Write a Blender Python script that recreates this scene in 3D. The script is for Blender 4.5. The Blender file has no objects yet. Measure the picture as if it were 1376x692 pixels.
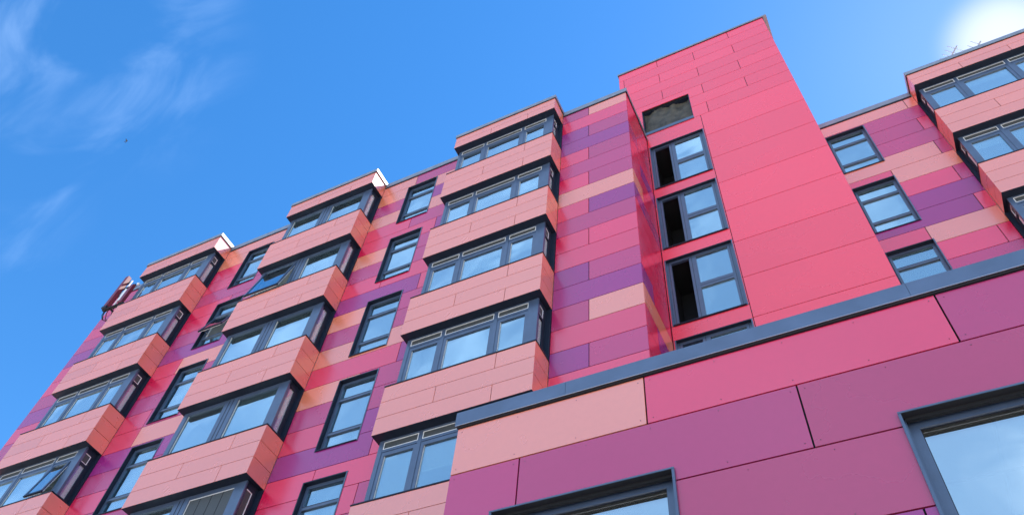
import bpy, bmesh, math, random
from mathutils import Vector, Matrix
random.seed(7)
R = math.radians
sc = bpy.context.scene
COL = sc.collection

# ---------------------------------------------------------------- camera
cam_d = bpy.data.cameras.new('camera'); cam = bpy.data.objects.new('camera', cam_d); COL.objects.link(cam)
cam_d.sensor_fit = 'HORIZONTAL'; cam_d.sensor_width = 36.0; cam_d.lens = 27.953
cam_d.clip_start = 0.05; cam_d.clip_end = 3000
RM = Matrix(((0.896256353132051, 0.3146631158710323, 0.31258866419108944),
             (0.4367102010624658, -0.7492260460384301, -0.497940289819573),
             (0.07751612579597295, 0.5827928066199453, -0.80891519629293)))
cam.matrix_world = Matrix.Translation((0, -9.873, 1.6)) @ RM.to_4x4()
sc.camera = cam

# ---------------------------------------------------------------- materials
def srgb(r, g, b):
    f = lambda c: (c/255/12.92) if c/255 <= .04045 else ((c/255+.055)/1.055)**2.4
    return (f(r), f(g), f(b), 1)

def mat_panel(name, col, rough=.3, ior=2.35, var=.035, spots=0.0):
    """Compact laminate cladding panel: satin, slightly pearly, with faint unevenness."""
    m = bpy.data.materials.new(name); m.use_nodes = True
    nt = m.node_tree; b = nt.nodes['Principled BSDF']
    tc = nt.nodes.new('ShaderNodeTexCoord')
    n1 = nt.nodes.new('ShaderNodeTexNoise'); n1.inputs['Scale'].default_value = .9; n1.inputs['Detail'].default_value = 5
    n2 = nt.nodes.new('ShaderNodeTexNoise'); n2.inputs['Scale'].default_value = 14; n2.inputs['Detail'].default_value = 6
    nt.links.new(tc.outputs['Object'], n1.inputs['Vector']); nt.links.new(tc.outputs['Object'], n2.inputs['Vector'])
    ad = nt.nodes.new('ShaderNodeMath'); ad.operation = 'ADD'
    nt.links.new(n1.outputs['Fac'], ad.inputs[0]); nt.links.new(n2.outputs['Fac'], ad.inputs[1])
    mr = nt.nodes.new('ShaderNodeMapRange'); mr.inputs['From Min'].default_value = .6; mr.inputs['From Max'].default_value = 1.4
    mr.inputs['To Min'].default_value = 1-var; mr.inputs['To Max'].default_value = 1+var
    nt.links.new(ad.outputs[0], mr.inputs['Value'])
    # every panel is dyed a touch differently
    at = nt.nodes.new('ShaderNodeAttribute'); at.attribute_name = 'panel_tone'
    mt = nt.nodes.new('ShaderNodeMath'); mt.operation = 'MULTIPLY_ADD'; mt.inputs[1].default_value = .12; mt.inputs[2].default_value = .94
    nt.links.new(at.outputs['Fac'], mt.inputs[0])
    ml = nt.nodes.new('ShaderNodeMath'); ml.operation = 'MULTIPLY'
    nt.links.new(mr.outputs[0], ml.inputs[0]); nt.links.new(mt.outputs[0], ml.inputs[1])
    vm = nt.nodes.new('ShaderNodeVectorMath'); vm.operation = 'SCALE'; vm.inputs[0].default_value = col[:3]
    nt.links.new(ml.outputs[0], vm.inputs['Scale'])
    nt.links.new(vm.outputs[0], b.inputs['Base Color'])
    rr = nt.nodes.new('ShaderNodeMapRange'); rr.inputs['From Min'].default_value = .3; rr.inputs['From Max'].default_value = .7
    rr.inputs['To Min'].default_value = rough-.03; rr.inputs['To Max'].default_value = rough+.04
    nt.links.new(n1.outputs['Fac'], rr.inputs['Value']); nt.links.new(rr.outputs[0], b.inputs['Roughness'])
    b.inputs['IOR'].default_value = ior
    return m

def mat_plain(name, col, rough=.4, metal=0.0, ior=1.5, noise=0.0, scale=20):
    m = bpy.data.materials.new(name); m.use_nodes = True
    nt = m.node_tree; b = nt.nodes['Principled BSDF']
    b.inputs['Base Color'].default_value = col; b.inputs['Roughness'].default_value = rough
    b.inputs['Metallic'].default_value = metal; b.inputs['IOR'].default_value = ior
    if noise:
        tc = nt.nodes.new('ShaderNodeTexCoord'); n = nt.nodes.new('ShaderNodeTexNoise')
        n.inputs['Scale'].default_value = scale; n.inputs['Detail'].default_value = 6
        nt.links.new(tc.outputs['Object'], n.inputs['Vector'])
        mr = nt.nodes.new('ShaderNodeMapRange'); mr.inputs['From Min'].default_value = .3; mr.inputs['From Max'].default_value = .7
        mr.inputs['To Min'].default_value = 1-noise; mr.inputs['To Max'].default_value = 1+noise
        vm = nt.nodes.new('ShaderNodeVectorMath'); vm.operation = 'SCALE'; vm.inputs[0].default_value = col[:3]
        nt.links.new(n.outputs['Fac'], mr.inputs['Value']); nt.links.new(mr.outputs[0], vm.inputs['Scale'])
        nt.links.new(vm.outputs[0], b.inputs['Base Color'])
    return m

def mat_glass(name, lo=.5, hi=.95, tint=(.62, .81, .88, 1)):
    """Coated double glazing: strong sky reflection, tinted see-through for the rest."""
    m = bpy.data.materials.new(name); m.use_nodes = True
    nt = m.node_tree; nt.nodes.remove(nt.nodes['Principled BSDF'])
    out = nt.nodes['Material Output']
    g = nt.nodes.new('ShaderNodeBsdfGlossy'); g.inputs['Roughness'].default_value = .015; g.inputs['Color'].default_value = tint
    t = nt.nodes.new('ShaderNodeBsdfTransparent'); t.inputs['Color'].default_value = (.76, .86, .85, 1)
    lw = nt.nodes.new('ShaderNodeLayerWeight'); lw.inputs['Blend'].default_value = .5
    mr = nt.nodes.new('ShaderNodeMapRange'); mr.inputs['To Min'].default_value = lo; mr.inputs['To Max'].default_value = hi
    nt.links.new(lw.outputs['Facing'], mr.inputs['Value'])
    tc = nt.nodes.new('ShaderNodeTexCoord'); n = nt.nodes.new('ShaderNodeTexNoise'); n.inputs['Scale'].default_value = 1.1
    n.inputs['Detail'].default_value = 1
    bp = nt.nodes.new('ShaderNodeBump'); bp.inputs['Strength'].default_value = .10; bp.inputs['Distance'].default_value = .08
    nt.links.new(tc.outputs['Object'], n.inputs['Vector']); nt.links.new(n.outputs['Fac'], bp.inputs['Height'])
    nt.links.new(bp.outputs['Normal'], g.inputs['Normal'])
    mx = nt.nodes.new('ShaderNodeMixShader')
    nt.links.new(mr.outputs[0], mx.inputs['Fac']); nt.links.new(t.outputs[0], mx.inputs[1]); nt.links.new(g.outputs[0], mx.inputs[2])
    nt.links.new(mx.outputs[0], out.inputs['Surface'])
    return m

MT = {
 'S': mat_panel('cladding_salmon', srgb(234, 126, 90), .26, ior=2.9),
 'P': mat_panel('cladding_pink', srgb(222, 24, 72), .24, ior=2.35),
 'M': mat_panel('cladding_mauve', srgb(184, 36, 94), .26, ior=2.1),
 'V': mat_panel('cladding_violet', srgb(156, 34, 116), .26, ior=1.95),
 'D': mat_panel('cladding_dusty_rose', srgb(174, 46, 88), .26, ior=2.0),
 'T': mat_panel('cladding_tower_pink', srgb(244, 52, 70), .26, ior=2.15),
 'dark': mat_plain('dark_backing', (.012, .012, .016, 1), .8),
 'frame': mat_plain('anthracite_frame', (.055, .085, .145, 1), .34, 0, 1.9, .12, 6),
 'navy': mat_plain('frame_shaded_dark', (.014, .02, .036, 1), .42, 0, 1.35, .1, 6),  # frame finish again, with the shade of returns and undersides in its colour
 'coping': mat_plain('coping_metal', (.30, .31, .33, 1), .42, .5, 1.6, .12, 4),
 'slate': mat_plain('slate_blue_coping', (.085, .125, .20, 1), .42, .2, 1.9, .14, 3),
 'pale': mat_plain('pale_trim', (.74, .74, .72, 1), .4),
 'mesh': mat_plain('vent_mesh', (.07, .075, .075, 1), .6, 0, 1.45, .3, 90),
 'room': mat_plain('room_plaster', (.74, .75, .74, 1), .8),
 'net': mat_plain('dark_netting', (.075, .066, .048, 1), .7, 0, 1.45, .55, 3.5),
 'black': mat_plain('black_void', (.006, .006, .008, 1), .7),
 'roof': mat_plain('roof_membrane', (.22, .22, .22, 1), .85, 0, 1.45, .15, 2),
 'rivet': mat_plain('rivet_head', (.13, .04, .07, 1), .4),
 'linen': mat_plain('blind_linen', (.62, .55, .44, 1), .8, 0, 1.45, .06, 8),
 'white': mat_plain('white_paint', (.8, .8, .79, 1), .35),
 'maroon': mat_plain('maroon_cover', (.17, .018, .035, 1), .45, 0, 1.5, .15, 5),
 'alu': mat_plain('aluminium', (.55, .56, .57, 1), .35, .8),
 'asphalt': mat_plain('asphalt', (.05, .05, .052, 1), .85, 0, 1.45, .3, 8),
 'paving': mat_plain('pale_paving', (.52, .48, .43, 1), .8, 0, 1.45, .15, 3),
 'kerb': mat_plain('kerb_stone', (.40, .39, .37, 1), .8, 0, 1.45, .15, 5),
 'bird': mat_plain('bird_feathers', (.03, .03, .035, 1), .7),
 'glass': mat_glass('window_glass', .24, .97, (.72, .90, .95, 1)),
 'shopglass': mat_glass('large_window_glass', .58, .97, (.97, 1.0, .93, 1)),
}
MLIST = list(MT)

# ---------------------------------------------------------------- mesh helper
class MB:
    def __init__(s): s.v = []; s.f = []; s.m = []; s.t = []
    def quadset(s, vs, fs, mat, tone=.5):
        o = len(s.v); s.v += [tuple(p) for p in vs]
        for f in fs: s.f.append([o+i for i in f]); s.m.append(mat); s.t.append(tone)
    def box(s, x0, x1, y0, y1, z0, z1, mat, tone=.5, mats=None):
        """mats: {face index: material} with order -z,+z,-y,+y,-x,+x"""
        x0, x1 = min(x0, x1), max(x0, x1); y0, y1 = min(y0, y1), max(y0, y1); z0, z1 = min(z0, z1), max(z0, z1)
        vs = [(x0,y0,z0),(x1,y0,z0),(x1,y1,z0),(x0,y1,z0),(x0,y0,z1),(x1,y0,z1),(x1,y1,z1),(x0,y1,z1)]
        fs = [(0,3,2,1),(4,5,6,7),(0,1,5,4),(2,3,7,6),(3,0,4,7),(1,2,6,5)]
        o = len(s.v); s.v += vs
        for i, f in enumerate(fs):
            s.f.append([o+k for k in f]); s.m.append((mats or {}).get(i, mat)); s.t.append(tone)
    def tube(s, a, b, r, mat, n=8, r2=None):
        a = Vector(a); b = Vector(b); d = (b-a).normalized(); r2 = r if r2 is None else r2
        u = d.orthogonal().normalized(); w = d.cross(u)
        vs = []
        for p, q in ((a, r), (b, r2)):
            for i in range(n):
                t = 2*math.pi*i/n; vs.append(p+(u*math.cos(t)+w*math.sin(t))*q)
        fs = [(i, (i+1) % n, n+(i+1) % n, n+i) for i in range(n)] + [tuple(range(n))[::-1], tuple(range(n, 2*n))]
        s.quadset(vs, fs, mat)
    def ball(s, c, r, mat, n=8, sc_=(1, 1, 1)):
        vs = []; fs = []
        for i in range(n+1):
            th = math.pi*i/n
            for j in range(2*n):
                ph = math.pi*j/n
                vs.append((c[0]+r*sc_[0]*math.sin(th)*math.cos(ph), c[1]+r*sc_[1]*math.sin(th)*math.sin(ph), c[2]+r*sc_[2]*math.cos(th)))
        for i in range(n):
            for j in range(2*n):
                fs.append((i*2*n+j, (i+1)*2*n+j, (i+1)*2*n+(j+1) % (2*n), i*2*n+(j+1) % (2*n)))
        s.quadset(vs, fs, mat)
    def mesh(s, name, smooth=False):
        me = bpy.data.meshes.new(name); me.from_pydata(s.v, [], s.f)
        used = [k for k in MLIST if k in set(s.m)]
        for k in used: me.materials.append(MT[k])
        ix = {k: i for i, k in enumerate(used)}
        me.polygons.foreach_set('material_index', [ix[k] for k in s.m])
        at = me.attributes.new('panel_tone', 'FLOAT', 'FACE'); at.data.foreach_set('value', s.t)
        if smooth: me.polygons.foreach_set('use_smooth', [True]*len(s.f))
        me.update(); return me

def link(name, me, parent=None, loc=(0, 0, 0), label=None):
    o = bpy.data.objects.new(name, me); COL.objects.link(o); o.location = loc
    if parent: o.parent = parent
    if label: o['label'] = label
    return o
def thing(name, label, cat, loc=(0, 0, 0), me=None, group=None):
    o = bpy.data.objects.new(name, me); COL.objects.link(o); o.location = loc
    o['label'] = label; o['category'] = cat
    if group: o['group'] = group
    return o
def structure(name, me):
    o = link(name, me); o['kind'] = 'structure'; return o

# ---------------------------------------------------------------- cladding
GAP = .0085          # half of the open joint between two panels
def subtract(r, holes):
    rs = [r]
    for h in holes:
        out = []
        for (a, b, c, d) in rs:
            ha, hb, hc, hd = h
            if hb <= a or ha >= b or hd <= c or hc >= d: out.append((a, b, c, d)); continue
            if hc > c: out.append((a, b, c, hc))
            if hd < d: out.append((a, b, hd, d))
            c2, d2 = max(c, hc), min(d, hd)
            if ha > a: out.append((a, ha, c2, d2))
            if hb < b: out.append((hb, b, c2, d2))
        rs = out
    return [q for q in rs if q[1]-q[0] > .004 and q[3]-q[2] > .004]
def panel(mb, plane, pos, r, holes, mat, th=.02, gap=GAP, end=(True, True)):
    """plane 'F': faces -y at y=pos, u=x.  'X+'/'X-': faces +x/-x at x=pos, u=y."""
    tone = random.random()
    q = (r[0]+(gap if end[0] else 0), r[1]-(gap if end[1] else 0), r[2]+gap, r[3]-gap)
    for (a, b, c, d) in subtract(q, holes):
        if plane == 'F': mb.box(a, b, pos, pos+th, c, d, mat, tone)
        elif plane == 'X+': mb.box(pos-th, pos, a, b, c, d, mat, tone)
        else: mb.box(pos, pos+th, a, b, c, d, mat, tone)
def backing(mb, r, holes, y, th=.12, mat='dark'):
    for (a, b, c, d) in subtract(r, holes): mb.box(a, b, y, y+th, c, d, mat)

ROW = [24.53] + [23.98-.692*k for k in range(0, 36)]     # tops of the cladding rows
def rows(mb, plane, pos, u0, u1, spec, holes=(), zmin=None):
    """spec: row index -> colour letter, or [(u_end, colour), ...]"""
    for k in range(len(ROW)-1):
        z1, z0 = ROW[k], ROW[k+1]
        if zmin is not None and z1 <= zmin+.02: break
        if zmin is not None: z0 = max(z0, zmin)
        sp = spec(k)
        if isinstance(sp, str): sp = [(u1, sp)]
        a = u0
        for (b, c) in sp:
            if b > a+.02: panel(mb, plane, pos, (a, min(b, u1), z0, z1), holes, c)
            a = max(a, b)

# ---------------------------------------------------------------- windows
def make_interior(x0, x1, z0, z1, y, depth=2.2, ceil=.0):
    mb = MB()
    mb.box(x0, x1, y+depth, y+depth+.05, z0, z1, 'room')
    mb.box(x0-.05, x0, y, y+depth, z0, z1, 'room'); mb.box(x1, x1+.05, y, y+depth, z0, z1, 'room')
    mb.box(x0, x1, y, y+depth, z1, z1+.05, 'room'); mb.box(x0, x1, y, y+depth, z0-.05, z0, 'room')
    return mb
def pane_mesh(w, h, mat='glass'):
    mb = MB(); mb.box(0, w, 0, .012, 0, h, mat); return mb.mesh('pane')
WW, WH = 1.12, 2.185      # tall flat windows of the main elevation
def flat_frame():
    mb = MB(); d = .17
    # lining of the opening, a hair proud of the cladding
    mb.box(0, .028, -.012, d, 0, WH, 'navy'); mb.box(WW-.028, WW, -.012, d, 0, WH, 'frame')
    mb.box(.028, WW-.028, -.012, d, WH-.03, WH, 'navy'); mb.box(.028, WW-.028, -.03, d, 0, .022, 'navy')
    y0, y1 = .10, .16
    mb.box(.028, .10, y0, y1, .022, WH-.03, 'frame'); mb.box(WW-.10, WW-.028, y0, y1, .022, WH-.03, 'frame')
    mb.box(.10, WW-.10, y0, y1, WH-.11, WH-.03, 'frame'); mb.box(.10, WW-.10, y0, y1, .022, .13, 'frame')
    for zc, h in ((WH-.605, .085), (WH-1.635, .085)):
        mb.box(.10, WW-.10, y0-.008, y1, zc-h/2, zc+h/2, 'frame')
        mb.box(.10, WW-.10, y0-.012, y0-.008, zc+h/2-.018, zc+h/2-.008, 'dark')
    return mb.mesh('window_frame')
FF = flat_frame()
P_TOP = pane_mesh(WW-.2, .435); P_MID = pane_mesh(WW-.2, .95); P_LOW = pane_mesh(WW-.2, .41)
FINT = make_interior(.03, WW-.03, .03, WH-.03, .172, 2.4).mesh('interior')
def sash_mesh(w, h):
    mb = MB(); t = .055
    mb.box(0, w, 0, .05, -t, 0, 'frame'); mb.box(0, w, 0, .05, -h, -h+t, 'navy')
    mb.box(0, t, 0, .05, -h+t, -t, 'frame'); mb.box(w-t, w, 0, .05, -h+t, -t, 'frame')
    mb.box(t, w-t, .05, .056, -t, -t+.012, 'white'); mb.box(0, w, .05, .062, -h, -h+.04, 'white')
    mb.box(0, .03, .05, .062, -h, 0, 'white'); mb.box(w-.03, w, .05, .062, -h, 0, 'white')
    return mb.mesh('open_sash')
def open_sash(parent, x, y, z, w, h, ang):
    s = link('open_sash', sash_mesh(w, h), parent, (x, y, z), 'top-hung sash standing open')
    # glass is part of the same leaf: built into the sash mesh's own material slot
    me = s.data; bm = bmesh.new(); bm.from_mesh(me)
    me.materials.append(MT['glass']); gi = len(me.materials)-1
    vs = [bm.verts.new(p) for p in ((.055, .02, -h+.055), (w-.055, .02, -h+.055), (w-.055, .02, -.055), (.055, .02, -.055))]
    f = bm.faces.new(vs); f.material_index = gi; bm.to_mesh(me); bm.free()
    s.rotation_euler = (-ang, 0, 0)
    mb = MB()                     # pale inner frame and stays seen in the gap
    mb.box(0, w, .07, .10, -h, -h+.05, 'white'); mb.box(0, .05, .07, .10, -h+.05, 0, 'white'); mb.box(w-.05, w, .07, .10, -h+.05, 0, 'white')
    for sx in (.02, w-.035):
        mb.tube((sx, .06, -h*.72), (sx, -math.sin(ang)*h*.8, -math.cos(ang)*h*.8), .008, 'alu')
    for fx in (.25, .6): mb.box(w*fx, w*fx+.04, .055, .07, -h+.012, -h+.045, 'dark')
    link('inner_frame', mb.mesh('inner_frame'), parent, (x, y, z))
    return s
def flat_window(parent, x, y, ztop, opened=False):
    z = ztop-WH
    w = link('window', FF, parent, (x, y, z))
    link('pane', P_TOP, w, (.10, .13, WH-.56))
    if opened: open_sash(w, .10, .085, WH-.65, WW-.2, .94, R(17))
    else: link('pane', P_MID, w, (.10, .13, WH-1.595))
    link('pane', P_LOW, w, (.10, .13, .13))
    link('interior', FINT, w)
    return w

# ---------------------------------------------------------------- bays
BD = .627; YF = .42
def bay_band(W, h, nrow, joints, coping=False):
    """Clad upstand of a bay; local origin at its left, wall plane y=0, z=0 at the top."""
    mb = MB(); rh = h/nrow
    x0, x1 = 0, W
    mb.box(.022, W-.022, -BD+.022, .0, -h+.004, -.004, 'dark')
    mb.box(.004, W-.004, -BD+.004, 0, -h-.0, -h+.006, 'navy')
    for k in range(nrow):
        z1 = -k*rh; z0 = z1-rh; a = 0
        for b in joints[k]+[W]:
            panel(mb, 'F', -BD, (a, b, z0, z1), (), 'S', .02, .0065, (a > 0, b < W)); a = b
        panel(mb, 'X+', W, (-BD+.02, 0, z0, z1), (), 'S', .02, .0065, (False, True))
        panel(mb, 'X-', 0, (-BD+.02, 0, z0, z1), (), 'S', .02, .0065, (False, True))
    if not coping:
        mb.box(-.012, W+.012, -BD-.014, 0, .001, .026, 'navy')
    return mb.mesh('spandrel')
def bay_coping(W):
    mb = MB()
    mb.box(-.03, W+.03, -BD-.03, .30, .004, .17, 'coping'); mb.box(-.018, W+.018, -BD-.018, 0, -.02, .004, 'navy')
    return mb.mesh('coping')
def bay_frame(W, kind, hgt=1.65):
    mb = MB(); xl, xr = .09, W-.12; yb = -YF+.075
    H = -hgt
    def bar(a, b, z0, z1, dy=0, m='frame'): mb.box(a, b, -YF+dy, yb, z0, z1, m)
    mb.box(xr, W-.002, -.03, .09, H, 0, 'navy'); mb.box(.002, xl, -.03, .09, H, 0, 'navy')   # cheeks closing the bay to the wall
    # head and sill
    bar(xl, xr, -.045, 0, .004); bar(xl, xr, H, H+.05, -.006)
    if kind == 'three':
        vs = [(.09, .19), (1.005, 1.085), (2.325, 2.415), (3.16, None)]
        vs = [(a, b if b else xr) for a, b in vs]
        bays = [(.19, 1.005), (1.085, 2.325), (2.415, 3.16)]
        for a, b in vs: bar(a, b, H+.05, -.045)
        for a, b in bays:
            bar(a, b, -.30, -.235, .006); bar(a, b, -.40, -.312, .012); mb.box(a, b, -YF+.02, yb, -.312, -.30, 'dark')
            bar(a, a+.075, H+.05, -.40, .012); bar(b-.075, b, H+.05, -.40, .012); bar(a+.075, b-.075, H+.05, H+.10, .012)
            mb.box(a+.075, a+.084, -YF+.03, -YF+.06, H+.10, -.40, 'pale')
        panes = [(a+.075, b-.075, H+.10, -.40) for a, b in bays]
        vents = [(a+.008, b-.008, -.235, -.05) for a, b in bays]
    else:
        c0, c1 = 1.44, 1.86
        bar(xl, .24, H+.05, -.045); bar(c0, c1, H+.05, -.045); bar(W-.42, xr, H+.05, -.045)
        mb.box(c0+.14, c0+.155, -YF-.004, -YF, H+.05, -.045, 'dark'); mb.box(c1-.155, c1-.14, -YF-.004, -YF, H+.05, -.045, 'dark')
        bar(.24, c0, -.10, -.045, .01); bar(c1, W-.42, -.10, -.045, .01)
        panes = [(.24, c0, H+.05, -.10), (c1, W-.42, H+.05, -.10)]
        mb.box(c1, c1+.012, -YF+.03, -YF+.06, H+.05, -.10, 'pale'); mb.box(.24, .252, -YF+.03, -YF+.06, H+.05, -.10, 'pale')
        vents = []
    # return faces, one slim light each
    side = []
    for s, x in ((1, xr), (-1, xl)):
        i0, i1 = (x-.075, x) if s > 0 else (x, x+.075)
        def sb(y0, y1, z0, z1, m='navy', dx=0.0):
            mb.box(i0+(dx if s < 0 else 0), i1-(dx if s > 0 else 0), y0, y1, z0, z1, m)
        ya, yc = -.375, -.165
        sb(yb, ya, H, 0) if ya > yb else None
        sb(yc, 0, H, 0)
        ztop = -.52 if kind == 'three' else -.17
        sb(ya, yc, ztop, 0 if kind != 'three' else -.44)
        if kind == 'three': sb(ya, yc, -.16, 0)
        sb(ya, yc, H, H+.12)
        mb.box(x+.0005*s, x+.007*s, yc+.055, yc+.062, H, 0, 'dark')
        side.append((s, x, ya, yc, H+.12, ztop))
    return mb.mesh('frame'), panes, vents, side
def vent_mesh(w, h, tall=False):
    mb = MB(); t = .016
    mb.box(0, w, 0, .012, 0, t, 'pale'); mb.box(0, w, 0, .012, h-t, h, 'pale'); mb.box(0, t, 0, .012, t, h-t, 'pale'); mb.box(w-t, w, 0, .012, t, h-t, 'pale')
    mb.box(t, w-t, .012, .02, t, h-t, 'mesh')
    if tall:
        for k in range(1, 4): mb.box(w*k/4-.006, w*k/4+.006, .008, .012, t, h-t, 'dark')
    else:
        n = max(2, int(h/.03))
        for k in range(1, n): mb.box(t, w-t, .006, .012, h*k/n-.003, h*k/n+.003, 'mesh')
    return mb.mesh('vent')
def side_vent_mesh(s, w, h):
    mb = MB(); t = .02
    a, b = (-.012, 0) if s > 0 else (0, .012)
    mb.box(a, b, 0, w, 0, t, 'pale'); mb.box(a, b, 0, w, h-t, h, 'pale'); mb.box(a, b, 0, t, t, h-t, 'pale'); mb.box(a, b, w-t, w, t, h-t, 'pale')
    a, b = (-.03, -.012) if s > 0 else (.012, .03)
    mb.box(a, b, t, w-t, t, h-t, 'mesh')
    return mb.mesh('vent')
def side_pane_mesh(s, w, h):
    mb = MB(); a, b = (-.042, -.03) if s > 0 else (.03, .042)
    mb.box(a, b, 0, w, 0, h, 'glass'); return mb.mesh('pane')
rnd = random.Random(21)
def bay_stack(parent, x0, W, ywall, tops, kind, open_at=None, louvre_at=None):
    bh = 1.345
    J = [[W-.87*1.0], [W-2.19], [W-.87]]
    JF = [[], [W-2.2, W-.92]]
    band = bay_band(W, bh, 3, J); fas = bay_band(W, .69, 2, JF, True)
    fm, panes, vents, side = bay_frame(W, kind)
    pm = [pane_mesh(b-a, d-c) for a, b, c, d in panes]
    vm = [vent_mesh(b-a, d-c) for a, b, c, d in vents]
    sp = [side_pane_mesh(s, yc-ya, z1-z0) for s, x, ya, yc, z0, z1 in side]
    sv = [side_vent_mesh(s, yc-ya, .28) for s, x, ya, yc, z0, z1 in side]
    intm = make_interior(.17, W-.2, -1.64, -.01, -YF+.135, 3.0).mesh('interior')
    f = link('fascia', fas, parent, (x0, ywall, 24.74))
    link('coping', bay_coping(W), f)
    zb = 24.045
    for k, t in enumerate(tops):
        w = link('bay_window', fm, parent, (x0, ywall, zb))
        for i, (a, b, c, d) in enumerate(panes):
            if open_at == (k, i): open_sash(w, a-.02, -YF-.008, d+.02, b-a+.04, d-c+.02, R(11)); continue
            if louvre_at == (k, i):
                o = link('louvre', vent_mesh(b-a, d-c, True), w, (a, -YF+.02, c), 'dark mesh louvre with a pale border'); continue
            link('pane', pm[i], w, (a, -YF+.045, c))
            hb = rnd.choice((0, 0, .22, .34, .5, 1.0))
            if hb:
                bl = MB(); bl.box(0, b-a-.03, 0, .01, (d-c)*(1-hb)+.01, d-c+.12, rnd.choice(('white', 'room', 'linen')))
                if hb < 1: bl.box(0, b-a-.03, -.006, .016, (d-c)*(1-hb)-.015, (d-c)*(1-hb)+.01, 'white')
                link('blind', bl.mesh('blind'), w, (a+.015, -YF+.10, c))
        for i, (a, b, c, d) in enumerate(vents): link('vent', vm[i], w, (a, -YF+.006, c))
        for i, (s, x, ya, yc, z0, z1) in enumerate(side):
            if louvre_at and louvre_at[0] == k: link('louvre', side_vent_mesh(s, yc-ya, z1-z0), w, (x, ya, z0))
            else: link('pane', sp[i], w, (x, ya, z0))
            if kind == 'three': link('vent', sv[i], w, (x-.002*s, ya, -.44))
        link('interior', intm, w)
        link('spandrel', band, parent, (x0, ywall, t))
        zb = t-bh

# ================================================================ MAIN BLOCK
TOPS = [22.38-3.0*k for k in range(6)]
A0, A1 = -21.94, -18.36; B0, B1 = -15.165, -11.625; C0, C1 = -8.515, -5.0
ML, DR = -23.94, -2.90
WT = [23.93-3.0*k for k in range(6)]
main = thing('apartment_building', 'long pink and purple panelled block with three stacks of salmon bay windows', 'building')

hAB = [(-17.19, -17.19+WW, z-WH, z) for z in WT]; hBC = [(-10.55, -10.55+WW, z-WH, z) for z in WT]
mb = MB()
ZG = .35
def alt(s, deflt='PMPVMPPM'):
    return lambda k: s[k] if k < len(s) else deflt[k % len(deflt)]
# left of stack A
rows(mb, 'F', 0, ML, A0-.0, alt('PPMPMVPPMVPMPVPMPMVP'), (), ZG)
link('cladding', mb.mesh('cladding'), main); mb = MB()
# between A and B
def ab(k):
    L = 'SSPPMPPMVPPMPPVMPMVP'; Rr = 'SMMMMMPMVSMMSSVMPMVP'
    if k >= len(L): return 'PMVP'[k % 4]
    if k in (9, 13): return [(-17.30, 'P'), (B0, 'S')]
    if k == 12: return [(-17.30, 'P'), (B0, 'M')]
    if L[k] == Rr[k]: return L[k]
    if k in (1,): return [(-15.6, 'S'), (B0, 'M')]
    return [(-16.70, L[k]), (B0, Rr[k])]
rows(mb, 'F', 0, A1, B0, ab, hAB, ZG)
link('cladding', mb.mesh('cladding'), main); mb = MB()
# between B and C
def bc(k):
    L = ['S','S','M','S','P','P','S','M','P','V','S','M','S','P','S','M','P','V','P','P','S','M','V','P','M','P','V']
    Rr = ['M','S','V','S','M','P','M','M','P','V','M','M','S','P','M','M','V','V','P','P','M','P','V','P','S','P','M']
    if k >= len(L): return 'PMVP'[k % 4]
    e = {0: -10.30}.get(k, -9.98)
    if k in (5, 9, 13): return [(-8.99, L[k]), (C0, {5: 'V', 9: 'P', 13: 'V'}[k])]
    if k == 8: return [(-10.33, 'P'), (C0, 'P')]
    if k == 17: return [(-9.02, 'V'), (C0, 'P')]
    if k == 18: return [(-10.33, 'P'), (C0, 'P')]
    if k == 19: return [(-9.06, 'P'), (C0, 'M')]
    if L[k] == Rr[k]: return L[k]
    return [(e, L[k]), (C0, Rr[k])]
rows(mb, 'F', 0, B1, C0, bc, hBC, ZG)
link('cladding', mb.mesh('cladding'), main); mb = MB()
# right of C up to the corner
DJ = -4.13
def dd(k):
    t = {0: 'MS', 2: 'VM', 4: 'PM', 6: 'PM', 8: 'PV', 10: 'PP', 12: 'VM', 14: 'MS', 16: 'VM', 18: 'PM', 20: 'MP'}
    full = {1: 'P', 3: 'V', 5: 'M', 7: 'S', 9: 'M', 11: 'P', 13: 'V', 15: 'P', 17: 'P', 19: 'M'}
    if k in t: return [(DJ, t[k][0]), (DR, t[k][1])]
    return full.get(k, 'PM'[k % 2])
rows(mb, 'F', 0, C1, DR-.0005, dd, (), ZG)
# return of the corner into the recess
def ret(k):
    t = {3: 'MP', 5: 'PV', 7: 'SP', 8: 'VM', 10: 'PP', 13: 'VP', 15: 'PV', 14: 'SS'}
    if k in t:
        if t[k][0] == t[k][1]: return t[k][0]
        return [(.70, t[k][0]), (1.834, t[k][1])]
    return 'P'
rows(mb, 'X+', DR, .021, 1.834, ret, (), ZG)
cl = link('cladding', mb.mesh('cladding'), main)
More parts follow.
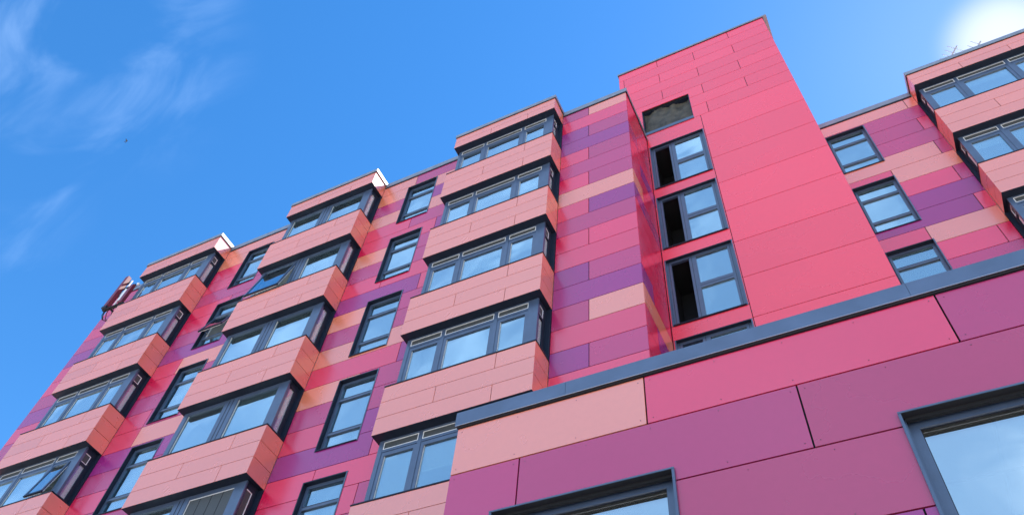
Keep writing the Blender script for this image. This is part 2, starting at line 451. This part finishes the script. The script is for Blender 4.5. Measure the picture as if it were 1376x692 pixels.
# carcass: backing walls with the window openings, roof, rear and gable
mb = MB()
backing(mb, (ML+.03, A0, 0, 24.55), (), .03); backing(mb, (A1, B0, 0, 24.55), hAB, .03); backing(mb, (B1, C0, 0, 24.55), hBC, .03)
backing(mb, (C1, DR-.03, 0, 24.55), (), .03)
for a, b in ((A0, A1), (B0, B1), (C0, C1)): mb.box(a, b, .03, .15, 0, 5.9, 'dark'); mb.box(a, b, .03, .15, 24.045, 24.55, 'dark')
mb.box(DR-.15, DR-.03, .16, 3.4, 0, 24.55, 'dark')
mb.box(ML, ML+.15, .031, 12, 0, 24.5, 'P'); mb.box(ML, DR-.16, 11.85, 12, 0, 24.5, 'P')
mb.box(ML+.16, DR-.16, .16, 11.84, 24.2, 24.4, 'roof')
link('wall', mb.mesh('wall'), main)
mb = MB()
for a, b in ((ML-.03, A0-.031), (A1+.031, B0-.031), (B1+.031, C0-.031), (C1+.031, DR+.03)):
    if mb.v: link('parapet_coping', mb.mesh('parapet_coping'), main); mb = MB()
    mb.box(a, b, -.03, .30, 24.575, 24.80, 'coping'); mb.box(a, b, -.018, .2, 24.53, 24.575, 'navy')
mb.box(DR-.30, DR+.03, .301, 1.83, 24.60, 24.80, 'coping'); mb.box(DR-.2, DR+.018, .02, 1.83, 24.53, 24.60, 'navy')
link('parapet_coping', mb.mesh('parapet_coping'), main); mb = MB()
mb.box(ML-.03, ML+.3, .301, 12.03, 24.575, 24.80, 'coping')
link('parapet_coping', mb.mesh('parapet_coping'), main)
bay_stack(main, A0, A1-A0, 0, TOPS, 'three', open_at=(3, 2))
bay_stack(main, B0, B1-B0, 0, TOPS, 'two', open_at=(1, 0), louvre_at=(4, 1))
bay_stack(main, C0, C1-C0, 0, TOPS, 'three')
for k in range(5):
    flat_window(main, -17.19, 0, WT[k], opened=(k == 1)); flat_window(main, -10.55, 0, WT[k])

# ================================================================ STAIR TOWER
YT = 1.834; TR = 1.834; TL = -3.67; TC = 30.55
tower = thing('stair_tower', 'plain bright pink stair tower rising above the roofs, with a column of tall windows', 'tower')
TWIN = [(-2.853, -1.123, 15.495+3.0*(2-k), 18.02+3.0*(2-k)) for k in range(6)]
VENT = (-2.95, -1.31, 24.90, 26.75)
hT = TWIN+[VENT]
mb = MB()
up = [30.42, 29.87, 29.18, 28.47, 27.77, 27.07, 26.38, 25.68, 24.93]
for k in range(len(up)-1):
    js = [-2.16, .52] if k % 2 == 0 else [-3.48, -.82]
    a = TL
    for b in js+[TR]: panel(mb, 'F', YT, (a, b, up[k+1], up[k]), hT, 'T'); a = b
z = 24.93
while z > 1:
    z0 = z-1.412
    panel(mb, 'F', YT, (-1.10, TR, z0, z), hT, 'T'); z = z0
# spandrels beside and between the windows
for k in range(6):
    top = TWIN[k][3]; upz = 24.93 if k == 0 else TWIN[k-1][2]
    panel(mb, 'F', YT, (-2.89, -1.10, top, upz), hT, 'T')
    panel(mb, 'F', YT, (-2.89, -1.10, TWIN[k][2], top), hT, 'T')
for k in range(len(up)-1): panel(mb, 'X+', TR, (YT+.021, 6.0, up[k+1], up[k]), (), 'T')
z = 24.93
while z > 1: panel(mb, 'X+', TR, (YT+.021, 6.0, z-1.412, z), (), 'T'); z -= 1.412
link('cladding', mb.mesh('cladding'), tower)
mb = MB()
backing(mb, (TL+.02, TR-.03, 0, 30.42), hT, YT+.03)
mb.box(TL, TL+.15, YT+.16, 6, 24.0, 30.42, 'T'); mb.box(TR-.15, TR-.03, YT+.16, 6, 0, 30.42, 'dark'); mb.box(TL+.16, TR-.16, 5.85, 6, 0, 30.42, 'T')
mb.box(TL+.16, TR-.16, YT+.16, 5.84, 30.2, 30.4, 'roof')
link('wall', mb.mesh('wall'), tower)
mb = MB()
mb.box(TL-.03, TR+.15, YT-.035, 6.03, 30.44, 30.55, 'coping'); mb.box(TL-.015, TR+.02, YT-.02, 5.9, 30.42, 30.44, 'navy')
link('parapet_coping', mb.mesh('parapet_coping'), tower)
# vent opening with dark netting and a metal sill
mb = MB(); a, b, c, d = VENT
mb.box(a+.02, b, YT+.10, YT+.55, d-.03, d, 'navy'); mb.box(b-.03, b, YT+.02, YT+.55, c, d-.03, 'navy'); mb.box(a, a+.03, YT+.02, YT+.55, c, d-.03, 'navy')
mb.box(a, b, YT-.03, YT+.55, c, c+.15, 'frame')
v = link('vent_opening', mb.mesh('vent_opening'), tower, label='open louvre hole with dark netting and a metal sill')
mb = MB(); n = 40; H_ = d-c-.18
vs = []; fs = []
for i in range(n+1):
    for j in range(13):
        u = i/n; w = j/12
        vs.append((a+.03+u*(b-a-.06), YT+.17+.05*math.sin(u*7.3+w*2.6+math.sin(w*4))*(1-w*.4)+.035*math.sin(u*17-w*7+math.sin(u*11))*w+random.uniform(-.012, .012), c+.15+w*H_))
for i in range(n):
    for j in range(12): fs.append((i*13+j, (i+1)*13+j, (i+1)*13+j+1, i*13+j+1))
mb.quadset(vs, fs, 'net'); nm = mb.mesh('netting', True)
link('netting', nm, v)
mb = MB(); mb.box(a, b, YT+.56, YT+.6, c, d, 'black'); link('back_panel', mb.mesh('back_panel'), v)

W_, H_ = 1.73, 2.525
def tower_frame():
    mb = MB(); dp = .15
    mb.box(0, .03, -.012, dp, 0, H_, 'frame'); mb.box(W_-.03, W_, -.012, dp, 0, H_, 'frame')
    mb.box(.03, W_-.03, -.012, dp, H_-.03, H_, 'navy'); mb.box(.03, W_-.03, -.035, dp, 0, .025, 'navy')
    y0, y1 = .07, .14
    mb.box(.03, .145, y0, y1, .025, H_-.03, 'frame'); mb.box(.085, .092, y0-.006, y0, .025, H_-.03, 'dark')
    mb.box(.60, .775, y0, y1, .025, H_-.03, 'frame'); mb.box(.665, .672, y0-.006, y0, .025, H_-.03, 'dark')
    mb.box(W_-.165, W_-.03, y0, y1, .025, H_-.03, 'frame'); mb.box(W_-.105, W_-.098, y0-.006, y0, .025, H_-.03, 'dark')
    for a, b in ((.145, .60), (.775, W_-.165)):
        mb.box(a, b, y0, y1, H_-.11, H_-.03, 'frame'); mb.box(a, b, y0, y1, .025, .12 if a > .5 else .06, 'frame')
    mb.box(.775, W_-.165, y0-.004, y1, 1.155, 1.345, 'frame'); mb.box(.775, W_-.165, y0-.008, y0-.004, 1.235, 1.243, 'dark')
    return mb.mesh('window_frame')
TF = tower_frame(); TP1 = pane_mesh(W_-.94, H_-.11-1.345); TP2 = pane_mesh(W_-.94, 1.155-.12)
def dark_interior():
    mb = MB(); x0, x1, z0, z1 = .03, .62, .03, H_-.03  # room behind the open casement, its unlit depth put into black walls
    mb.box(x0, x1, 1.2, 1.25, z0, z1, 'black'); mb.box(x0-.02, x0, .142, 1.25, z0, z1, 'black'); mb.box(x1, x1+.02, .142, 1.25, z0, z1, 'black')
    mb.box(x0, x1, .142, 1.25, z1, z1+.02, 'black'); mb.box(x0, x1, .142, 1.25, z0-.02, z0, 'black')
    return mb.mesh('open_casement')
TDI = dark_interior(); TINT = make_interior(.65, W_-.05, .03, H_-.03, .145, 2.0).mesh('interior')
for k in range(5):
    w = link('window', TF, tower, (TWIN[k][0], YT, TWIN[k][2]))
    link('pane', TP1, w, (.775, .10, 1.345)); link('pane', TP2, w, (.775, .10, .12))
    link('open_casement', TDI, w, (0, 0, 0)); link('interior', TINT, w)

# ================================================================ RIGHT BLOCK
YR = 3.58; RX0, RX1 = TR-.3, 13.0; E0 = 4.806; E1 = E0+3.52
right = thing('apartment_building', 'right hand panelled block set back behind the pink tower, with one salmon bay stack', 'building')
hR = [(2.10, 2.10+WW, zz-WH, zz) for zz in WT]
mb = MB()
def rr(k):
    X = 4.52
    t = {0: [(X, 'S'), (E0, 'S')], 1: [(E0, 'M')], 2: [(X, 'M'), (E0, 'P')], 3: [(E0, 'M')], 4: [(X, 'S'), (E0, 'M')],
         5: [(3.20, 'P'), (E0, 'S')], 6: [(X, 'P'), (E0, 'M')], 7: [(E0, 'V')], 8: [(X, 'V'), (E0, 'P')],
         9: [(3.18, 'P'), (E0, 'S')], 10: [(X, 'P'), (E0, 'P')], 11: [(E0, 'M')], 12: [(X, 'V'), (E0, 'P')], 13: [(E0, 'S')]}
    return t.get(k, 'PMVM'[k % 4])
rows(mb, 'F', YR, RX0, E0, rr, hR, ZG)
link('cladding', mb.mesh('cladding'), right); mb = MB()
rows(mb, 'F', YR, E1, RX1, alt('PMPSVMPMSPVMPP'), (), ZG)
link('cladding', mb.mesh('cladding'), right)
mb = MB()
backing(mb, (RX0, E0, 0, 24.55), hR, YR+.03); backing(mb, (E1, RX1, 0, 24.55), (), YR+.03)
mb.box(E0, E1, YR+.03, YR+.15, 0, 5.9, 'dark'); mb.box(E0, E1, YR+.03, YR+.15, 24.045, 24.55, 'dark')
mb.box(RX1-.15, RX1, YR+.16, 14, 0, 24.5, 'P'); mb.box(RX0, RX1-.16, 13.85, 14, 0, 24.5, 'P')
mb.box(RX0, RX1-.16, YR+.16, 13.84, 24.2, 24.4, 'roof')
link('wall', mb.mesh('wall'), right)
mb = MB()
for a, b in ((RX0, E0-.031), (E1+.031, RX1)):
    if mb.v: link('parapet_coping', mb.mesh('parapet_coping'), right); mb = MB()
    mb.box(a, b, YR-.03, YR+.3, 24.575, 24.80, 'coping'); mb.box(a, b, YR-.018, YR+.2, 24.53, 24.575, 'navy')
link('parapet_coping', mb.mesh('parapet_coping'), right)
bay_stack(right, E0, E1-E0, YR, TOPS, 'three')
for k in range(5): flat_window(right, 2.10, YR, WT[k])

# ================================================================ LOW FRONT WING
YL = -4.71; LX0, LX1 = -3.62, 9.0
low = thing('apartment_building', 'low front wing of large mauve and salmon panels under a slate blue coping', 'building')
LW = [(-3.11, -1.395, 3.75, 6.0), (.36, 2.85, 3.75, 6.0), (4.2, 6.7, 3.75, 6.0)]
mb = MB()
LR = [7.155, 6.56, 5.883, 5.183, 4.49, 3.80, 3.11, 2.42, 1.73, 1.04, .35]
LS = {0: [(-1.60, 'S'), (1.0, 'P'), (3.9, 'M'), (LX1, 'P')], 1: [(-2.865, 'M'), (-.285, 'M'), (2.4, 'D'), (5.0, 'P'), (LX1, 'M')],
      2: [(-3.11, 'M'), (-.3, 'D'), (2.85, 'D'), (5.6, 'M'), (LX1, 'V')], 3: [(-2.2, 'V'), (.28, 'V'), (LX1, 'V')], 4: [(-1.0, 'P'), (2.0, 'M'), (LX1, 'S')]}
LS[2] = [(-2.2, 'M'), (1.9, 'D'), (5.6, 'M'), (LX1, 'V')]
riv = []
for k in range(len(LR)-1):
    a = LX0
    for b, c in LS.get(k, [(-1.5+(k % 3)*.6, 'M'), (1.6, 'P'), (4.4, 'V'), (LX1, 'M')]):
        panel(mb, 'F', YL, (a, b, LR[k+1], LR[k]), LW, c, .02, .0075)
        if k < 4:
            n = max(1, int((b-a)/.62))
            for i in range(n+1):
                x = a+.06+(b-a-.12)*i/n
                for zz in (LR[k]-.06, LR[k+1]+.06):
                    if not any(h[0]-.02 < x < h[1]+.02 and h[2]-.02 < zz < h[3]+.02 for h in LW): riv.append((x, zz))
        a = b
    panel(mb, 'X-', LX0, (YL+.021, -.02, LR[k+1], LR[k]), (), 'MPSVM'[k % 5], .02, .0075)
for x, zz in riv: mb.tube((x, YL-.003, zz), (x, YL+.004, zz), .0045, 'rivet', 8)
link('cladding', mb.mesh('cladding'), low)
mb = MB()
backing(mb, (LX0+.03, LX1, 0, 7.16), LW, YL+.035)
mb.box(LX0+.03, LX0+.15, YL+.16, -.03, 0, 7.16, 'dark'); mb.box(LX1-.15, LX1, YL+.16, YR-1, 0, 7.16, 'M'); mb.box(LX0+.16, LX1-.16, YL+.16, -.05, 6.8, 7.0, 'roof')
link('wall', mb.mesh('wall'), low)
mb = MB()
for a, b in ((LX0-.02, -2.40), (-2.397, .83), (.833, 4.0), (4.003, 7.2), (7.203, LX1)):
    mb.box(a, b, YL-.035, YL+.32, 7.18, 7.355, 'slate')
mb.box(LX0-.018, LX1, YL-.034, YL-.026, 7.173, 7.18, 'alu'); mb.box(LX0+.0, LX1, YL-.018, YL+.2, 7.155, 7.18, 'dark')
mb.box(LX0-.02, LX0+.3, YL+.321, -.05, 7.18, 7.355, 'slate')
link('parapet_coping', mb.mesh('parapet_coping'), low)
for (x0, x1, z0, z1) in LW[:3]:
    w_, h_ = x1-x0, z1-z0
    mb = MB(); dp = .24
    mb.box(0, .022, -.03, dp, 0, h_, 'frame'); mb.box(w_-.022, w_, -.03, dp, 0, h_, 'frame'); mb.box(.022, w_-.022, -.03, dp, h_-.02, h_, 'dark')
    mb.box(0, w_, -.034, -.03, h_-.016, h_, 'frame'); mb.box(.022, w_-.022, -.06, dp, 0, .03, 'frame')
    y0, y1 = .10, .17
    mb.box(.022, .115, y0, y1, .03, h_-.02, 'frame'); mb.box(w_-.115, w_-.022, y0, y1, .03, h_-.02, 'frame')
    mb.box(.115, w_-.115, y0, y1, h_-.085, h_-.02, 'frame'); mb.box(.115, w_-.115, y0, y1, .03, .13, 'frame')
    mb.box(.022, .04, .05, y0, .03, h_-.02, 'frame'); mb.box(w_-.04, w_-.022, .05, y0, .03, h_-.02, 'frame')
    mb.box(.115, w_-.115, y0+.02, y1-.02, h_-.093, h_-.085, 'black'); mb.box(.115, .122, y0+.02, y1-.02, .13, h_-.093, 'dark'); mb.box(w_-.122, w_-.115, y0+.02, y1-.02, .13, h_-.093, 'dark')
    mb.box(.04, w_-.04, .03, .07, h_-.045, h_-.02, 'black')
    w = link('window', mb.mesh('window_frame'), low, (x0, YL, z0))
    link('pane', pane_mesh(w_-.24, h_-.22, 'shopglass'), w, (.12, .135, .13))
    im = make_interior(.02, w_-.02, .03, h_-.03, .25, 3.2)
    for q in range(1, 5): im.box(.02, w_-.02, .25+q*.62, .28+q*.62, h_-.036, h_-.0305, 'dark')
    for q in range(1, 4): im.box(w_*q/4-.012, w_*q/4+.012, .26, 3.3, h_-.042, h_-.0365, 'dark')
    link('interior', im.mesh('interior'), w)

# ================================================================ ROOFTOP THINGS
def yagi(loc, label, boom, n):
    t = thing('television_antenna', label, 'antenna', loc, group='television antennas on the right roof')
    h = loc[2]-24.4
    mb = MB(); mb.tube((0, 0, -h), (0, 0, .25), .022, 'alu'); link('mast', mb.mesh('mast'), t)
    d = Vector((.62, -.74, .10)).normalized(); e = Vector((.76, .64, 0)).normalized()
    a = -d*boom*.55; b = d*boom*.45
    mb = MB(); mb.tube(a, b, .024, 'alu'); link('boom', mb.mesh('boom'), t)
    mb = MB()
    for i in range(n):
        p = a.lerp(b, (i+.3)/n); L = .38-.010*i
        mb.tube(p-e*L, p+e*L, .011, 'alu', 6)
    link('elements', mb.mesh('elements'), t)
    return t
D_ = Vector((.62, -.74, .10)).normalized()
yagi(Vector((6.914, 3.9, 27.138))-D_*.675, 'thin television aerial standing clear above the right roof edge', 1.5, 11)
yagi(Vector((7.525, 3.9, 26.89))-D_*.585, 'television aerial mostly hidden behind the roof edge, nearer the sun glare', 1.3, 9)

t = thing('mobile_phone_antenna', 'maroon mobile phone antenna panels bracketed to the far left roof corner', 'antenna', (-22.9, -.5, 22.75))
mb = MB(); mb.box(-.07, .10, -.12, .02, .10, 1.86, 'maroon'); mb.box(-.05, .08, .02, .05, .2, 1.8, 'dark'); link('antenna_panel', mb.mesh('antenna_panel'), t)
mb = MB(); mb.box(.66, .84, -.10, .02, .0, 1.02, 'maroon'); link('antenna_panel', mb.mesh('antenna_panel'), t)
mb = MB(); mb.tube((.25, .04, .0), (.25, .04, 1.66), .032, 'pale'); link('pole', mb.mesh('pole'), t)
mb = MB(); mb.tube((.46, .06, -.05), (.46, .06, 1.25), .035, 'alu'); link('pole', mb.mesh('pole'), t)
mb = MB(); mb.box(.38, .56, -.04, .06, .30, .95, 'pale'); link('radio_unit', mb.mesh('radio_unit'), t)
for q in ([(-.10, .90, -.06, .05, -.06, .0, 'dark'), (-.10, .12, -.13, -.06, -.02, .09, 'navy'), (.2, .26, .05, .50, -.05, .0, 'dark'), (.7, .76, .05, .50, -.05, .0, 'dark')],
          [(.10, .72, .0, .06, 1.15, 1.20, 'dark')], [(.14, .66, .0, .06, .62, .66, 'maroon')], [(.08, .25, .0, .05, 1.5, 1.56, 'dark')]):
    mb = MB()
    for z in q: mb.box(*z)
    link('bracket', mb.mesh('bracket'), t)
for i, x in enumerate((.0, .06, .22, .5)):
    mb = MB()
    P = [(x, .0, -.05), (x-.01, .02, -.28), (x+.04, .10, -.46-.05*i), (x+.12, .30, -.42), (x+.16, .49, -.30)]
    for a, b in zip(P, P[1:]): mb.tube(a, b, .014, 'black', 6)
    link('cable', mb.mesh('cable', True), t)
mb = MB(); mb.ball((.95, .0, 1.06), .06, 'white'); mb.tube((.86, .02, .96), (.95, .0, 1.06), .015, 'alu'); link('warning_lamp', mb.mesh('warning_lamp', True), t)

# small bird gliding, seen end on
mb = MB()
mb.ball((0, 0, 0), .055, 'bird', 6, (2.2, 1, 1)); mb.ball((.13, 0, .02), .035, 'bird', 6)
mb.quadset([(-.11, -.02, 0), (-.11, .02, 0), (-.26, .05, .01), (-.26, -.05, .01), (-.11, 0, .02)], [(0, 1, 2, 3), (4, 1, 2), (4, 0, 3), (4, 2, 3)], 'bird')
for s in (-1, 1):
    P = [(.06, s*.03, .02), (-.07, s*.03, .02), (.07, s*.17, .10), (-.04, s*.17, .09), (-.05, s*.36, .06), (-.085, s*.35, .055), (0, s*.10, .035)]
    mb.quadset(P, [(0, 1, 3, 2), (2, 3, 5, 4), (0, 2, 6), (1, 3, 6)], 'bird')
mb.tube((.16, 0, .02), (.20, 0, .012), .012, 'bird', 5, .002)
b = thing('bird', 'tiny dark bird flying in the open blue sky', 'bird', (-37.53, -.41, 47.44), mb.mesh('bird', True))
b.scale = (.62, .62, .62)
b.rotation_euler = (R(20), R(-50), R(35))

# ================================================================ GROUND
mb = MB(); mb.box(-400, 400, -400, 400, -.3, 0, 'paving'); structure('ground', mb.mesh('ground'))
mb = MB(); mb.box(-400, 400, -14.85, -14.7, 0, .12, 'kerb'); mb.box(-400, 400, -14.7, -4.76, 0, .115, 'paving'); structure('pavement', mb.mesh('pavement'))

# ================================================================ LIGHT
SUN_EL, SUN_AZ = R(57.3), R(30.0)      # azimuth from +y towards +x
sd = bpy.data.lights.new('sun', 'SUN'); sd.energy = 5.0; sd.angle = R(.53); sd.color = (1, .95, .87)
so = bpy.data.objects.new('sun', sd); COL.objects.link(so)
dirv = Vector((math.cos(SUN_EL)*math.sin(SUN_AZ), math.cos(SUN_EL)*math.cos(SUN_AZ), math.sin(SUN_EL)))
so.rotation_euler = dirv.to_track_quat('Z', 'Y').to_euler(); so.location = (20, 40, 60)
w = bpy.data.worlds.new('World'); sc.world = w; w.use_nodes = True
nt = w.node_tree; bg = nt.nodes['Background']; bg.inputs['Strength'].default_value = .13
sky = nt.nodes.new('ShaderNodeTexSky'); sky.sky_type = 'NISHITA'; sky.sun_disc = False
sky.sun_elevation = SUN_EL; sky.sun_rotation = SUN_AZ
sky.air_density = 1.0; sky.dust_density = .06; sky.ozone_density = 3.0; sky.altitude = 50
hs = nt.nodes.new('ShaderNodeHueSaturation'); hs.inputs['Saturation'].default_value = 1.3
nt.links.new(sky.outputs[0], hs.inputs['Color'])
def nd(t, **k):
    n = nt.nodes.new(t)
    for a, b in k.items(): setattr(n, a, b)
    return n
def math_(op, a, b=None, c=None, clamp=False):
    n = nd('ShaderNodeMath', operation=op, use_clamp=clamp)
    for i, x in enumerate((a, b, c)):
        if x is None: continue
        if isinstance(x, (int, float)): n.inputs[i].default_value = x
        else: nt.links.new(x, n.inputs[i])
    return n.outputs[0]
def smooth(x, a, b):
    n = nd('ShaderNodeMapRange', interpolation_type='SMOOTHSTEP'); n.inputs['From Min'].default_value = a; n.inputs['From Max'].default_value = b
    nt.links.new(x, n.inputs['Value']); return n.outputs[0]
tc = nd('ShaderNodeTexCoord')
sep = nd('ShaderNodeSeparateXYZ'); nt.links.new(tc.outputs['Generated'], sep.inputs[0])
mp = nd('ShaderNodeMapping'); mp.inputs['Rotation'].default_value = (R(20), R(35), R(60)); mp.inputs['Scale'].default_value = (1.9, 5.0, 3.2)
nt.links.new(tc.outputs['Generated'], mp.inputs['Vector'])
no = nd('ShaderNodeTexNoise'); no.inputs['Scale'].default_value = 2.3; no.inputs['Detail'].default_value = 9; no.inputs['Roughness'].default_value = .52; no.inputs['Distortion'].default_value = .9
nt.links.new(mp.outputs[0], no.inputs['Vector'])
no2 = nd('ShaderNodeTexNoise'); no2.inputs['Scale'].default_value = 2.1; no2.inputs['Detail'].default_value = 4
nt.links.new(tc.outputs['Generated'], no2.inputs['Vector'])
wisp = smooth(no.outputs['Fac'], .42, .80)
def near(d, r0, r1):            # 1 inside a patch of sky round direction d
    dp = nd('ShaderNodeVectorMath', operation='DOT_PRODUCT'); dp.inputs[1].default_value = d
    nt.links.new(tc.outputs['Generated'], dp.inputs[0])
    return smooth(dp.outputs['Value'], math.cos(R(r1)), math.cos(R(r0)))
patch = math_('MAXIMUM', near((-.600, .041, .799), 0, 11), near((-.745, .088, .661), 2, 9))
front = smooth(math_('MULTIPLY', sep.outputs['Y'], -1), .05, .48)       # out-of-view cloud veil over the street side, brightened to lighten panels and glass
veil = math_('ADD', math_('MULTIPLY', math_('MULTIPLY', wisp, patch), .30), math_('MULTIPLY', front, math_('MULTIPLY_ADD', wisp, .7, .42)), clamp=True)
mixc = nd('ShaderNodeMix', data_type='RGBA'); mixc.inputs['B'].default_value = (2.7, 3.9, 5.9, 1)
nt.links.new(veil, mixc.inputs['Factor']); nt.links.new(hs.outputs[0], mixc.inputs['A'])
# aureole of forward-scattered light close round the sun
gl = near(tuple(dirv), .1, 4.6)
glow = math_('POWER', gl, 2.6)
addg = nd('ShaderNodeMix', data_type='RGBA', blend_type='ADD'); addg.inputs['B'].default_value = (2.4, 1.8, .8, 1)
nt.links.new(glow, addg.inputs['Factor']); nt.links.new(mixc.outputs['Result'], addg.inputs['A'])
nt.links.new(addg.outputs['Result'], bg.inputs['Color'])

sc.cycles.caustics_reflective = False; sc.cycles.caustics_refractive = False
sc.cycles.sample_clamp_indirect = 2.0
sc.view_settings.view_transform = 'Standard'; sc.view_settings.look = 'None'; sc.view_settings.gamma = 1
sc.view_settings.use_curve_mapping = False
sc.view_settings.exposure = 1.12
